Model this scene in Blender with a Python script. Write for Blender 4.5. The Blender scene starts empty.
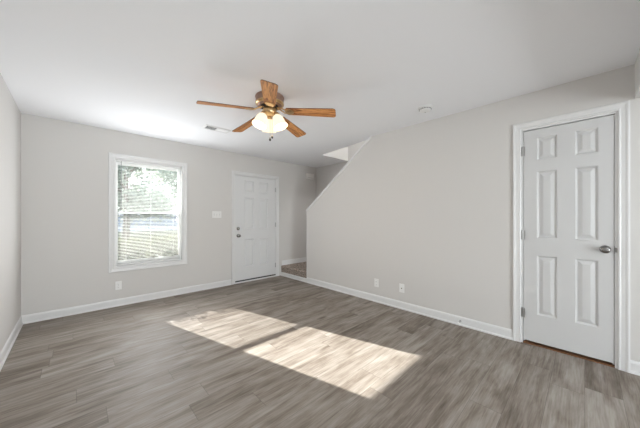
import bpy, bmesh, math, random
from mathutils import Vector, Matrix
random.seed(7)
S = bpy.context.scene
COL = S.collection
R = math.radians

# ------------------------------------------------------------------ camera
cam_d = bpy.data.cameras.new('camera')
cam_d.sensor_width = 36.0
cam_d.lens = 36.0 * 254.7 / 640.0
cam_d.shift_y = 3.95 / 640.0
cam_d.clip_start = 0.02
cam = bpy.data.objects.new('camera', cam_d)
COL.objects.link(cam)
cam.location = (0, 0, 1.227)
cam.rotation_euler = (R(90), 0, -R(43.885))
S.camera = cam

# ------------------------------------------------------------------ world, sun, lights, exposure
S.view_settings.view_transform = 'Standard'
S.view_settings.look = 'None'
S.view_settings.gamma = 1.0
S.view_settings.use_curve_mapping = False
S.view_settings.exposure = 0.46
S.cycles.max_bounces = 10
S.cycles.diffuse_bounces = 6
S.cycles.transparent_max_bounces = 24
S.cycles.sample_clamp_indirect = 6.0
S.cycles.use_denoising = True

w = bpy.data.worlds.new('world')
S.world = w
w.use_nodes = True
wn = w.node_tree
wn.nodes.clear()
wo = wn.nodes.new('ShaderNodeOutputWorld')
bg = wn.nodes.new('ShaderNodeBackground')
geo = wn.nodes.new('ShaderNodeNewGeometry')
sep = wn.nodes.new('ShaderNodeSeparateXYZ')
rmp = wn.nodes.new('ShaderNodeValToRGB')
rmp.color_ramp.elements[0].position = 0.5
rmp.color_ramp.elements[0].color = (0.97, 0.985, 1.0, 1)
rmp.color_ramp.elements[1].position = 1.0
rmp.color_ramp.elements[1].color = (0.62, 0.78, 1.0, 1)
mr = wn.nodes.new('ShaderNodeMapRange')
mr.inputs['From Min'].default_value = -1
mr.inputs['From Max'].default_value = 1
tc = wn.nodes.new('ShaderNodeTexCoord')
wn.links.new(tc.outputs['Generated'], sep.inputs[0])
wn.links.new(sep.outputs['Z'], mr.inputs['Value'])
wn.links.new(mr.outputs[0], rmp.inputs[0])
wn.links.new(rmp.outputs[0], bg.inputs['Color'])
bg.inputs['Strength'].default_value = 3.2
wn.links.new(bg.outputs[0], wo.inputs[0])


def light(name, kind, loc, energy, color=(1, 1, 1), direction=None, **kw):
    d = bpy.data.lights.new(name, kind)
    d.energy = energy
    d.color = color
    for k, v in kw.items():
        setattr(d, k, v)
    o = bpy.data.objects.new(name, d)
    COL.objects.link(o)
    o.location = loc
    if direction is not None:
        o.rotation_euler = Vector(direction).to_track_quat('-Z', 'Y').to_euler()
    return o


light('sun', 'SUN', (0, 20, 12), 20.5, (1.0, 0.95, 0.91), (0.505, -1.82, -1.0), angle=R(0.53))
# daylight through the window of the photo
for zz_ in (0.72, 1.04, 1.36, 1.66):
    p = light('window_daylight', 'AREA', (0.82, 4.45, zz_), 4.4, (0.94, 0.97, 1.0), (0, -1, 0.2), shape='RECTANGLE', size=0.78, size_y=0.35)
    p.visible_camera = False
# added fill lamp at an invented glazed door, unseen behind the camera
p = light('rear_fill', 'AREA', (0.45, -4.05, 1.1), 108.0, (0.92, 0.96, 1.0), (0, 1, 0.22), shape='RECTANGLE', size=1.5, size_y=1.95)
# added fill lamp at an invented side window, brightening the left wall
p = light('side_fill', 'AREA', (3.27, -2.3, 1.5), 54.0, (0.925, 0.96, 1.0), (-1, 0.25, 0.0), shape='RECTANGLE', size=1.3, size_y=1.0)
p.visible_camera = False
# daylight down the stairwell from the upper hall
light('upper_hall_daylight', 'AREA', (3.75, 1.2, 4.3), 30.0, (1, 1, 1), (-0.12, 0.75, -0.5), shape='RECTANGLE', size=0.8, size_y=0.9)

# ------------------------------------------------------------------ materials
def mat(name, color=(0.8, 0.8, 0.8), rough=0.5, metal=0.0, spec=0.5):
    m = bpy.data.materials.new(name)
    m.use_nodes = True
    b = m.node_tree.nodes['Principled BSDF']
    b.inputs['Base Color'].default_value = (*color, 1)
    b.inputs['Roughness'].default_value = rough
    b.inputs['Metallic'].default_value = metal
    b.inputs['Specular IOR Level'].default_value = spec
    return m


def N(m, kind, **kw):
    n = m.node_tree.nodes.new(kind)
    for k, v in kw.items():
        if k.startswith('i_'):
            n.inputs[k[2:].replace('_', ' ')].default_value = v
        else:
            setattr(n, k, v)
    return n


def L(m, a, b):
    m.node_tree.links.new(a, b)


def bsdf(m):
    return m.node_tree.nodes['Principled BSDF']


def ramp(m, stops):
    n = m.node_tree.nodes.new('ShaderNodeValToRGB')
    e = n.color_ramp.elements
    e[0].position, e[0].color = stops[0][0], (*stops[0][1], 1)
    e[1].position, e[1].color = stops[-1][0], (*stops[-1][1], 1)
    for ps, c in stops[1:-1]:
        x = e.new(ps)
        x.color = (*c, 1)
    return n


def paint(name, color, rough, bump=0.02, scale=180):
    m = mat(name, color, rough)
    t = N(m, 'ShaderNodeTexCoord')
    n = N(m, 'ShaderNodeTexNoise', i_Scale=scale, i_Detail=3.0)
    bp = N(m, 'ShaderNodeBump', i_Strength=bump, i_Distance=0.002)
    L(m, t.outputs['Object'], n.inputs['Vector'])
    L(m, n.outputs['Fac'], bp.inputs['Height'])
    L(m, bp.outputs['Normal'], bsdf(m).inputs['Normal'])
    return m


M_WALL = paint('wall_paint', (0.635, 0.620, 0.602), 0.62, 0.06)
M_CEIL = paint('ceiling_paint', (0.885, 0.895, 0.92), 0.9, 0.05, 120)
M_TRIM = mat('white_trim_paint', (0.725, 0.725, 0.725), 0.32)
M_DOOR = mat('white_door_paint', (0.60, 0.60, 0.60), 0.4)
M_ENTRY = mat('white_entry_door_paint', (0.71, 0.715, 0.72), 0.4)
M_VINYL = mat('white_vinyl', (0.86, 0.865, 0.87), 0.3)
M_PLATE = mat('white_plastic', (0.82, 0.82, 0.81), 0.35)
M_SLOT = mat('dark_slot', (0.05, 0.05, 0.05), 0.6)
M_GROOVE = mat('grey_plastic', (0.45, 0.45, 0.45), 0.5)
M_NICKEL = mat('satin_nickel', (0.27, 0.265, 0.26), 0.2, 1.0)
M_STEEL = mat('hinge_steel', (0.45, 0.45, 0.45), 0.38, 1.0)
M_BRASS = mat('antique_brass', (0.62, 0.44, 0.24), 0.28, 1.0)
M_COPPER = mat('brushed_copper_brown', (0.33, 0.21, 0.16), 0.42, 0.6)
M_BLACK = mat('black_bronze', (0.03, 0.028, 0.025), 0.4, 0.5)
M_SWEEP_GAP = mat('rubber_sweep_dark_gap', (0.03, 0.03, 0.03), 0.7)
M_OAKSILL = mat('brown_transition_strip', (0.20, 0.095, 0.045), 0.5)
M_VENT = mat('vent_white_metal', (0.80, 0.80, 0.80), 0.4)
M_DUCT = mat('duct_shade', (0.08, 0.08, 0.085), 0.7)

# plank floor: planks run along X
M_FLOOR = mat('grey_oak_vinyl_planks', (0.2, 0.18, 0.17), 0.42, 0, 0.3)
m = M_FLOOR
t = N(m, 'ShaderNodeTexCoord')
sx = N(m, 'ShaderNodeSeparateXYZ'); L(m, t.outputs['Object'], sx.inputs[0])
PW, PL = 0.18, 1.22
row = N(m, 'ShaderNodeMath', operation='DIVIDE'); L(m, sx.outputs['Y'], row.inputs[0]); row.inputs[1].default_value = PW
rowf = N(m, 'ShaderNodeMath', operation='FLOOR'); L(m, row.outputs[0], rowf.inputs[0])
wn1 = N(m, 'ShaderNodeTexWhiteNoise', noise_dimensions='1D'); L(m, rowf.outputs[0], wn1.inputs['W'])
offs = N(m, 'ShaderNodeMath', operation='MULTIPLY_ADD'); L(m, wn1.outputs['Value'], offs.inputs[0]); offs.inputs[1].default_value = PL * 5
L(m, sx.outputs['X'], offs.inputs[2])
colm = N(m, 'ShaderNodeMath', operation='DIVIDE'); L(m, offs.outputs[0], colm.inputs[0]); colm.inputs[1].default_value = PL
colf = N(m, 'ShaderNodeMath', operation='FLOOR'); L(m, colm.outputs[0], colf.inputs[0])
cb = N(m, 'ShaderNodeCombineXYZ'); L(m, rowf.outputs[0], cb.inputs[0]); L(m, colf.outputs[0], cb.inputs[1])
wn2 = N(m, 'ShaderNodeTexWhiteNoise', noise_dimensions='3D'); L(m, cb.outputs[0], wn2.inputs['Vector'])
# grain coordinates: shift per plank, stretch along X
sc = N(m, 'ShaderNodeVectorMath', operation='SCALE'); L(m, wn2.outputs['Color'], sc.inputs[0]); sc.inputs['Scale'].default_value = 30
ad = N(m, 'ShaderNodeVectorMath', operation='ADD'); L(m, t.outputs['Object'], ad.inputs[0]); L(m, sc.outputs[0], ad.inputs[1])
mp = N(m, 'ShaderNodeMapping'); mp.inputs['Scale'].default_value = (1.3, 16, 1); L(m, ad.outputs[0], mp.inputs[0])
g1 = N(m, 'ShaderNodeTexNoise', i_Scale=1.6, i_Detail=6.0, i_Roughness=0.62, i_Distortion=0.6); L(m, mp.outputs[0], g1.inputs['Vector'])
mp2 = N(m, 'ShaderNodeMapping'); mp2.inputs['Scale'].default_value = (1.1, 4.5, 1); L(m, ad.outputs[0], mp2.inputs[0])
g2 = N(m, 'ShaderNodeTexNoise', i_Scale=1.4, i_Detail=3.0, i_Distortion=0.9); L(m, mp2.outputs[0], g2.inputs['Vector'])
mp3 = N(m, 'ShaderNodeMapping'); mp3.inputs['Scale'].default_value = (6, 120, 1); L(m, ad.outputs[0], mp3.inputs[0])
g3 = N(m, 'ShaderNodeTexNoise', i_Scale=1.0, i_Detail=2.0); L(m, mp3.outputs[0], g3.inputs['Vector'])
s1 = N(m, 'ShaderNodeMath', operation='MULTIPLY'); L(m, g1.outputs['Fac'], s1.inputs[0]); s1.inputs[1].default_value = 0.30
s2 = N(m, 'ShaderNodeMath', operation='MULTIPLY_ADD'); L(m, g2.outputs['Fac'], s2.inputs[0]); s2.inputs[1].default_value = 0.22; L(m, s1.outputs[0], s2.inputs[2])
s3 = N(m, 'ShaderNodeMath', operation='MULTIPLY_ADD'); L(m, g3.outputs['Fac'], s3.inputs[0]); s3.inputs[1].default_value = 0.16; L(m, s2.outputs[0], s3.inputs[2])
s4 = N(m, 'ShaderNodeMath', operation='MULTIPLY_ADD'); L(m, wn2.outputs['Value'], s4.inputs[0]); s4.inputs[1].default_value = 0.075
mp4 = N(m, 'ShaderNodeMapping'); mp4.inputs['Scale'].default_value = (2.0, 9.0, 1); L(m, ad.outputs[0], mp4.inputs[0])
g4 = N(m, 'ShaderNodeTexNoise', i_Scale=1.3, i_Detail=5.0, i_Roughness=0.6, i_Distortion=0.6); L(m, mp4.outputs[0], g4.inputs['Vector'])
s35 = N(m, 'ShaderNodeMath', operation='MULTIPLY_ADD'); L(m, g4.outputs['Fac'], s35.inputs[0]); s35.inputs[1].default_value = 0.30; L(m, s3.outputs[0], s35.inputs[2])
# small dark knots
vo = N(m, 'ShaderNodeTexVoronoi', i_Scale=1.6); mp5 = N(m, 'ShaderNodeMapping'); mp5.inputs['Scale'].default_value = (0.9, 2.4, 1); L(m, ad.outputs[0], mp5.inputs[0]); L(m, mp5.outputs[0], vo.inputs['Vector'])
kn = N(m, 'ShaderNodeMapRange'); kn.inputs['From Min'].default_value = 0.0; kn.inputs['From Max'].default_value = 0.14; kn.inputs['To Min'].default_value = -0.13; kn.inputs['To Max'].default_value = 0.0; L(m, vo.outputs['Distance'], kn.inputs[0])
s36 = N(m, 'ShaderNodeMath', operation='ADD'); L(m, s35.outputs[0], s36.inputs[0]); L(m, kn.outputs[0], s36.inputs[1])
L(m, s36.outputs[0], s4.inputs[2])
cr = ramp(m, [(0.38, (0.095, 0.073, 0.056)), (0.47, (0.190, 0.158, 0.131)), (0.545, (0.275, 0.240, 0.208)), (0.64, (0.375, 0.342, 0.308))])
L(m, s4.outputs[0], cr.inputs[0])
# joints
fr1 = N(m, 'ShaderNodeMath', operation='FRACT'); L(m, row.outputs[0], fr1.inputs[0])
pp1 = N(m, 'ShaderNodeMath', operation='PINGPONG'); L(m, fr1.outputs[0], pp1.inputs[0]); pp1.inputs[1].default_value = 0.5
lt1 = N(m, 'ShaderNodeMath', operation='LESS_THAN'); L(m, pp1.outputs[0], lt1.inputs[0]); lt1.inputs[1].default_value = 0.008
fr2 = N(m, 'ShaderNodeMath', operation='FRACT'); L(m, colm.outputs[0], fr2.inputs[0])
pp2 = N(m, 'ShaderNodeMath', operation='PINGPONG'); L(m, fr2.outputs[0], pp2.inputs[0]); pp2.inputs[1].default_value = 0.5
lt2 = N(m, 'ShaderNodeMath', operation='LESS_THAN'); L(m, pp2.outputs[0], lt2.inputs[0]); lt2.inputs[1].default_value = 0.0014
mx = N(m, 'ShaderNodeMath', operation='MAXIMUM'); L(m, lt1.outputs[0], mx.inputs[0]); L(m, lt2.outputs[0], mx.inputs[1])
jf = N(m, 'ShaderNodeMath', operation='MULTIPLY'); L(m, mx.outputs[0], jf.inputs[0]); jf.inputs[1].default_value = 0.40
mixc = N(m, 'ShaderNodeMix', data_type='RGBA'); L(m, jf.outputs[0], mixc.inputs[0]); L(m, cr.outputs[0], mixc.inputs[6]); mixc.inputs[7].default_value = (0.05, 0.042, 0.036, 1)
L(m, mixc.outputs[2], bsdf(m).inputs['Base Color'])
bp = N(m, 'ShaderNodeBump', i_Strength=0.12, i_Distance=0.002); L(m, s3.outputs[0], bp.inputs['Height']); L(m, bp.outputs[0], bsdf(m).inputs['Normal'])
rr = N(m, 'ShaderNodeMapRange'); rr.inputs['To Min'].default_value = 0.46; rr.inputs['To Max'].default_value = 0.62; L(m, g1.outputs['Fac'], rr.inputs[0]); L(m, rr.outputs[0], bsdf(m).inputs['Roughness'])

# carpet
M_CARPET = mat('brown_speckled_carpet', (0.2, 0.17, 0.15), 0.95, 0, 0.1)
m = M_CARPET
t = N(m, 'ShaderNodeTexCoord')
n1 = N(m, 'ShaderNodeTexNoise', i_Scale=55.0, i_Detail=4.0); L(m, t.outputs['Object'], n1.inputs['Vector'])
c1 = ramp(m, [(0.38, (0.15, 0.12, 0.10)), (0.62, (0.48, 0.41, 0.36))]); L(m, n1.outputs['Fac'], c1.inputs[0])
L(m, c1.outputs[0], bsdf(m).inputs['Base Color'])
b1 = N(m, 'ShaderNodeBump', i_Strength=0.6, i_Distance=0.01); L(m, n1.outputs['Fac'], b1.inputs['Height']); L(m, b1.outputs[0], bsdf(m).inputs['Normal'])

# oak fan blades: grain along local X
M_OAK = mat('honey_oak_blade', (0.5, 0.25, 0.1), 0.55, 0, 0.25)
m = M_OAK
t = N(m, 'ShaderNodeTexCoord')
mp = N(m, 'ShaderNodeMapping'); mp.inputs['Scale'].default_value = (3.2, 26, 8); L(m, t.outputs['Object'], mp.inputs[0])
n1 = N(m, 'ShaderNodeTexNoise', i_Scale=1.4, i_Detail=5.0, i_Distortion=1.6); L(m, mp.outputs[0], n1.inputs['Vector'])
c1 = ramp(m, [(0.38, (0.22, 0.075, 0.028)), (0.46, (0.50, 0.21, 0.07)), (0.62, (0.72, 0.35, 0.13))]); L(m, n1.outputs['Fac'], c1.inputs[0])
L(m, c1.outputs[0], bsdf(m).inputs['Base Color'])
M_OAKEDGE = mat('dark_blade_edge', (0.10, 0.045, 0.02), 0.5)

# glass: lets the sun through
M_GLASS = bpy.data.materials.new('window_glass')
M_GLASS.use_nodes = True
m = M_GLASS
m.node_tree.nodes.clear()
o_ = N(m, 'ShaderNodeOutputMaterial'); tr = N(m, 'ShaderNodeBsdfTransparent'); gl = N(m, 'ShaderNodeBsdfGlossy', i_Roughness=0.02)
fz = N(m, 'ShaderNodeFresnel', i_IOR=1.45); mxs = N(m, 'ShaderNodeMixShader')
tr.inputs[0].default_value = (0.95, 0.97, 0.96, 1)
L(m, fz.outputs[0], mxs.inputs[0]); L(m, tr.outputs[0], mxs.inputs[1]); L(m, gl.outputs[0], mxs.inputs[2]); L(m, mxs.outputs[0], o_.inputs[0])


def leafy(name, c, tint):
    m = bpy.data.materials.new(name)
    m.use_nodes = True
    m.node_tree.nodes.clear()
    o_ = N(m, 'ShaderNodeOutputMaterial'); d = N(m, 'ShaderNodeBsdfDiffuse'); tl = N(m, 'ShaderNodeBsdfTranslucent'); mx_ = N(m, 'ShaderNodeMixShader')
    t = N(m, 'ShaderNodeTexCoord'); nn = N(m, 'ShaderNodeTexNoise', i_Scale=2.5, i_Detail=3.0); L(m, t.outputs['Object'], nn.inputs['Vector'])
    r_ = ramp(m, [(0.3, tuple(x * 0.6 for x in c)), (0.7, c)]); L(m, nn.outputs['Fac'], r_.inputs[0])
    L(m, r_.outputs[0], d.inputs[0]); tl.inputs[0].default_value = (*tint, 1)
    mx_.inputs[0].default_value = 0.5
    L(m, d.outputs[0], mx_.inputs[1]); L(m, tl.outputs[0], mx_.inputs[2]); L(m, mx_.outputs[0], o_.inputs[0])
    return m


M_HEDGE = leafy('hedge_leaves', (0.12, 0.13, 0.09), (0.17, 0.18, 0.09))
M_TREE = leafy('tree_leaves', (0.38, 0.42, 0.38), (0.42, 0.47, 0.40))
M_BARK = mat('grey_bark', (0.16, 0.13, 0.11), 0.9)
M_SLAT = bpy.data.materials.new('white_vinyl_slat')
M_SLAT.use_nodes = True
m = M_SLAT
m.node_tree.nodes.clear()
o_ = N(m, 'ShaderNodeOutputMaterial'); d = N(m, 'ShaderNodeBsdfDiffuse'); tl = N(m, 'ShaderNodeBsdfTranslucent'); mx_ = N(m, 'ShaderNodeMixShader', i_Fac=0.25)
d.inputs[0].default_value = (0.85, 0.855, 0.85, 1); tl.inputs[0].default_value = (0.8, 0.805, 0.78, 1)
L(m, d.outputs[0], mx_.inputs[1]); L(m, tl.outputs[0], mx_.inputs[2]); L(m, mx_.outputs[0], o_.inputs[0])

# lamp glass of the fan: frosted, lit from inside
M_SHADE = mat('frosted_lamp_glass', (0.30, 0.26, 0.20), 0.3)
b = bsdf(M_SHADE)
b.inputs['Emission Color'].default_value = (1.0, 0.84, 0.60, 1)
b.inputs['Emission Strength'].default_value = 0.85
M_BULB = mat('lamp_bulb', (1, 0.95, 0.85), 0.4)
b = bsdf(M_BULB)
b.inputs['Emission Color'].default_value = (1.0, 0.82, 0.55, 1)
b.inputs['Emission Strength'].default_value = 8.0

M_GRASS = mat('lawn_grass', (0.18, 0.20, 0.13), 1.0, 0, 0.0)
m = M_GRASS
t = N(m, 'ShaderNodeTexCoord'); n1 = N(m, 'ShaderNodeTexNoise', i_Scale=3.0, i_Detail=6.0); L(m, t.outputs['Object'], n1.inputs['Vector'])
c1 = ramp(m, [(0.3, (0.06, 0.062, 0.05)), (0.7, (0.11, 0.115, 0.085))]); L(m, n1.outputs['Fac'], c1.inputs[0]); L(m, c1.outputs[0], bsdf(m).inputs['Base Color'])
M_ROAD = mat('pale_concrete', (0.16, 0.18, 0.21), 1.0, 0, 0.0)
M_BLUE = mat('blue_grey_siding', (0.22, 0.29, 0.40), 0.7)
M_ROOF = mat('grey_shingles', (0.30, 0.31, 0.33), 0.9)

# ------------------------------------------------------------------ mesh helpers
def box(bm, x0, x1, y0, y1, z0, z1):
    v = [bm.verts.new((x, y, z)) for x in (x0, x1) for y in (y0, y1) for z in (z0, z1)]
    for f in ((0, 1, 3, 2), (4, 6, 7, 5), (0, 4, 5, 1), (2, 3, 7, 6), (0, 2, 6, 4), (1, 5, 7, 3)):
        bm.faces.new([v[i] for i in f])


def obj(name, bm, m, parent=None, smooth=False, bevel=0.0, segs=2, angle=35):
    bmesh.ops.recalc_face_normals(bm, faces=bm.faces)
    me = bpy.data.meshes.new(name)
    bm.to_mesh(me)
    bm.free()
    for x in (m if isinstance(m, (list, tuple)) else [m]):
        me.materials.append(x)
    if smooth:
        for p_ in me.polygons:
            p_.use_smooth = True
    o = bpy.data.objects.new(name, me)
    COL.objects.link(o)
    if parent is not None:
        o.parent = parent
    if bevel:
        md = o.modifiers.new('bevel', 'BEVEL')
        md.width = bevel
        md.segments = segs
        md.limit_method = 'ANGLE'
        md.angle_limit = R(angle)
    return o


def boxes(name, lst, m, parent=None, bevel=0.0, segs=2):
    bm = bmesh.new()
    for b_ in lst:
        box(bm, *b_)
    return obj(name, bm, m, parent, bevel=bevel, segs=segs)


def tag(o, label=None, cat=None, group=None, kind=None):
    if label: o['label'] = label
    if cat: o['category'] = cat
    if group: o['group'] = group
    if kind: o['kind'] = kind
    return o


def empty(name, loc=(0, 0, 0), rz=0.0):
    o = bpy.data.objects.new(name, None)
    o.empty_display_size = 0.05
    COL.objects.link(o)
    o.location = loc
    o.rotation_euler = (0, 0, rz)
    return o


def lathe(bm, prof, seg=32, mtx=Matrix.Identity(4), close=True):
    """prof: list of (radius, z)"""
    rings = []
    for r, z in prof:
        if r < 1e-6:
            rings.append([bm.verts.new(mtx @ Vector((0, 0, z)))])
        else:
            rings.append([bm.verts.new(mtx @ Vector((r * math.cos(2 * math.pi * k / seg), r * math.sin(2 * math.pi * k / seg), z))) for k in range(seg)])
    for a, b_ in zip(rings, rings[1:]):
        for k in range(seg):
            k2 = (k + 1) % seg
            if len(a) == 1 and len(b_) == 1:
                continue
            if len(a) == 1:
                bm.faces.new((a[0], b_[k], b_[k2]))
            elif len(b_) == 1:
                bm.faces.new((a[k], a[k2], b_[0]))
            else:
                bm.faces.new((a[k], a[k2], b_[k2], b_[k]))
    if close:
        for rg in (rings[0], rings[-1]):
            if len(rg) > 2:
                bm.faces.new(rg)


def tube(bm, pts, rad, seg=10):
    pts = [Vector(p_) for p_ in pts]
    rings = []
    for i, p_ in enumerate(pts):
        d = (pts[min(i + 1, len(pts) - 1)] - pts[max(i - 1, 0)]).normalized()
        up = Vector((0, 0, 1)) if abs(d.z) < 0.95 else Vector((1, 0, 0))
        a = d.cross(up).normalized()
        b_ = d.cross(a).normalized()
        r = rad[i] if isinstance(rad, (list, tuple)) else rad
        rings.append([bm.verts.new(p_ + (a * math.cos(2 * math.pi * k / seg) + b_ * math.sin(2 * math.pi * k / seg)) * r) for k in range(seg)])
    for a, b_ in zip(rings, rings[1:]):
        for k in range(seg):
            bm.faces.new((a[k], a[(k + 1) % seg], b_[(k + 1) % seg], b_[k]))
    bm.faces.new(rings[0])
    bm.faces.new(rings[-1])


def prism(bm, poly, x0, x1):
    """polygon of (y, z) extruded along x"""
    a = [bm.verts.new((x0, y, z)) for y, z in poly]
    b_ = [bm.verts.new((x1, y, z)) for y, z in poly]
    n = len(poly)
    for k in range(n):
        bm.faces.new((a[k], a[(k + 1) % n], b_[(k + 1) % n], b_[k]))
    bm.faces.new(a)
    bm.faces.new(b_)


def frame_from(origin, u, v, wv):
    """matrix: local (u, v, w) -> world"""
    return Matrix(((u[0], v[0], wv[0], origin[0]), (u[1], v[1], wv[1], origin[1]), (u[2], v[2], wv[2], origin[2]), (0, 0, 0, 1)))


def casing(bm, u0, u1, v0, v1, prof, mtx, closed):
    """trim around a rectangle: prof = [(distance outward, height off the wall)]"""
    rings = []
    for d, h in prof:
        if closed:
            pts = [(u0 - d, v0 - d), (u0 - d, v1 + d), (u1 + d, v1 + d), (u1 + d, v0 - d)]
        else:
            pts = [(u0 - d, v0), (u0 - d, v1 + d), (u1 + d, v1 + d), (u1 + d, v0)]
        rings.append([bm.verts.new(mtx @ Vector((a, b_, h))) for a, b_ in pts])
    n = len(prof)
    segs = 4 if closed else 3
    for i in range(n):
        j = (i + 1) % n
        for k in range(segs):
            k2 = (k + 1) % 4
            bm.faces.new((rings[i][k], rings[i][k2], rings[j][k2], rings[j][k]))
    if not closed:
        bm.faces.new([rings[i][0] for i in range(n)])
        bm.faces.new([rings[i][3] for i in range(n)])


CASE = [(0, 0), (0, 0.010), (0.006, 0.014), (0.012, 0.014), (0.018, 0.011), (0.040, 0.014), (0.050, 0.019), (0.060, 0.019), (0.064, 0.016), (0.064, 0)]


def panel_door(name, w, h, th, cols, rows, mtx, m, parent):
    """slab with moulded raised panels on its w>0 side, local u in 0..w, v in 0..h, front at w=0, back at -th"""
    bm = bmesh.new()
    us = sorted({0, w} | {x for c in cols for x in c})
    vs = sorted({0, h} | {x for c in rows for x in c})
    V = {}

    def vert(u, v, z):
        k = (round(u, 5), round(v, 5), round(z, 5))
        if k not in V:
            V[k] = bm.verts.new(mtx @ Vector(k))
        return V[k]
    for i in range(len(us) - 1):
        for j in range(len(vs) - 1):
            a, b_, c, d = us[i], us[i + 1], vs[j], vs[j + 1]
            if (a, b_) in cols and (c, d) in rows:
                prev = [vert(a, c, 0), vert(b_, c, 0), vert(b_, d, 0), vert(a, d, 0)]
                for ins, z in ((0.004, -0.003), (0.014, -0.013), (0.020, -0.013), (0.046, -0.003), (0.048, -0.003)):
                    cur = [vert(a + ins, c + ins, z), vert(b_ - ins, c + ins, z), vert(b_ - ins, d - ins, z), vert(a + ins, d - ins, z)]
                    for k in range(4):
                        bm.faces.new((prev[k], prev[(k + 1) % 4], cur[(k + 1) % 4], cur[k]))
                    prev = cur
                bm.faces.new(prev)
            else:
                bm.faces.new((vert(a, c, 0), vert(b_, c, 0), vert(b_, d, 0), vert(a, d, 0)))
    # sides and back
    pu = [(u, 0) for u in us] + [(w, v) for v in vs[1:]] + [(u, h) for u in reversed(us[:-1])] + [(0, v) for v in reversed(vs[1:-1])]
    n = len(pu)
    back = [vert(u, v, -th) for u, v in pu]
    front = [vert(u, v, 0) for u, v in pu]
    for k in range(n):
        bm.faces.new((front[k], front[(k + 1) % n], back[(k + 1) % n], back[k]))
    bm.faces.new(back)
    return obj(name, bm, m, parent)


def wall_cells(us, vs, holes):
    """rectangles of a wall divided at us x vs leaving out holes"""
    out = []
    for i in range(len(us) - 1):
        for j in range(len(vs) - 1):
            cu, cv = (us[i] + us[i + 1]) / 2, (vs[j] + vs[j + 1]) / 2
            if any(h[0] < cu < h[1] and h[2] < cv < h[3] for h in holes):
                continue
            out.append((us[i], us[i + 1], vs[j], vs[j + 1]))
    return out


# ------------------------------------------------------------------ the room shell
XL, XR, D, H = -0.45, 3.181, 4.51, 2.44
YB = -3.9
PT = 0.115                       # thickness of the stair partition
XS = 4.203                       # far wall of the stairwell
YH = 3.51                        # edge of the ceiling opening over the stairs
HOLE = (2.413, 3.283)            # the near edge of that opening leans a little

tag(boxes('floor', [(XL - 0.15, XS + 0.15, YB - 0.15, D + 0.16, -0.1, 0.0)], M_FLOOR), 'grey-brown wood plank floor running toward the stair wall', 'floor', kind='structure')

# ceiling with the stair opening
bm = bmesh.new()
poly = [[(XL - .15, YB - .15), (HOLE[1], YB - .15), (HOLE[1], 0.25), (XL - .15, 0.25)],
        [(XL - .15, 0.25), (HOLE[1], 0.25), (HOLE[1], HOLE[0]), (XL - .15, HOLE[0])],
        [(XL - .15, HOLE[0]), (HOLE[1], HOLE[0]), (3.43, YH), (XL - .15, YH)],
        [(XL - .15, YH), (3.43, YH), (3.43, D + .15), (XL - .15, D + .15)],
        [(3.43, YH), (XS + .15, YH), (XS + .15, D + .15), (3.43, D + .15)],
        [(HOLE[1], YB - .15), (XS + .15, YB - .15), (XS + .15, 0.25), (HOLE[1], 0.25)]]
vv = {}


def gv(x, y, z):
    k = (round(x, 4), round(y, 4), z)
    if k not in vv:
        vv[k] = bm.verts.new(k)
    return vv[k]


edges = {}
for pl in poly:
    bm.faces.new([gv(x, y, H) for x, y in pl])
    bm.faces.new([gv(x, y, H + 0.28) for x, y in pl])
    for k in range(4):
        e = (pl[k], pl[(k + 1) % 4])
        key = frozenset(((round(e[0][0], 4), round(e[0][1], 4)), (round(e[1][0], 4), round(e[1][1], 4))))
        edges.setdefault(key, []).append(e)
for es in edges.values():
    if len(es) == 1:
        a, b_ = es[0]
        bm.faces.new((gv(*a, H), gv(*b_, H), gv(*b_, H + 0.28), gv(*a, H + 0.28)))
tag(obj('ceiling', bm, M_CEIL), 'smooth white ceiling with an opening over the stairs', 'ceiling', kind='structure')

# window wall (north)
WU0, WU1, WV0, WV1 = 0.393, 1.256, 0.539, 2.057      # window rough opening
DU0, DU1, DV1 = 2.132, 3.066, 2.050                  # front door opening
cells = wall_cells([XL - .15, WU0, WU1, DU0, DU1, XS + .15], [-0.05, WV0, WV1, H + 2.6], [(WU0, WU1, WV0, WV1)])
cells = []
for c in wall_cells([XL - .15, WU0, WU1, DU0, DU1, XS + .15], [-0.05, WV0, DV1, WV1, H + 0.1], [(WU0, WU1, WV0, WV1), (DU0, DU1, -1, DV1)]):
    cells.append((c[0], c[1], D, D + 0.14, c[2], c[3]))
tag(boxes('wall_back', cells, M_WALL), 'beige-grey painted wall holding the window and front door', 'wall', kind='structure')
tag(boxes('wall_left', [(XL - 0.15, XL, YB, D, -0.05, H + 0.1)], M_WALL), 'beige-grey wall at the left edge', 'wall', kind='structure')

# right wall: partition under the stairs with sloping end, closet door opening
CY0, CY1, CV1 = -0.185, 0.437, 2.095
bm = bmesh.new()
K0, K1, KZ = 3.664, 2.172, 1.352
prism(bm, [(CY1, 0), (K0, 0), (K0, KZ), (K1, H + 0.02), (CY1, H + 0.02)], XR, XR + PT)
prism(bm, [(CY0, CV1), (CY1, CV1), (CY1, H + 0.02), (CY0, H + 0.02)], XR, XR + PT)
for y0_, y1_, z0_, z1_ in wall_cells([YB, -3.0, -1.6, CY0], [0, 0.98, 2.02, H + 0.02], [(-3.0, -1.6, 0.98, 2.02)]):
    box(bm, XR, XR + PT, y0_, y1_, z0_, z1_)
tag(obj('wall_right', bm, M_WALL), 'beige-grey wall whose far end slopes down along the stairs', 'wall', kind='structure')

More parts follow.
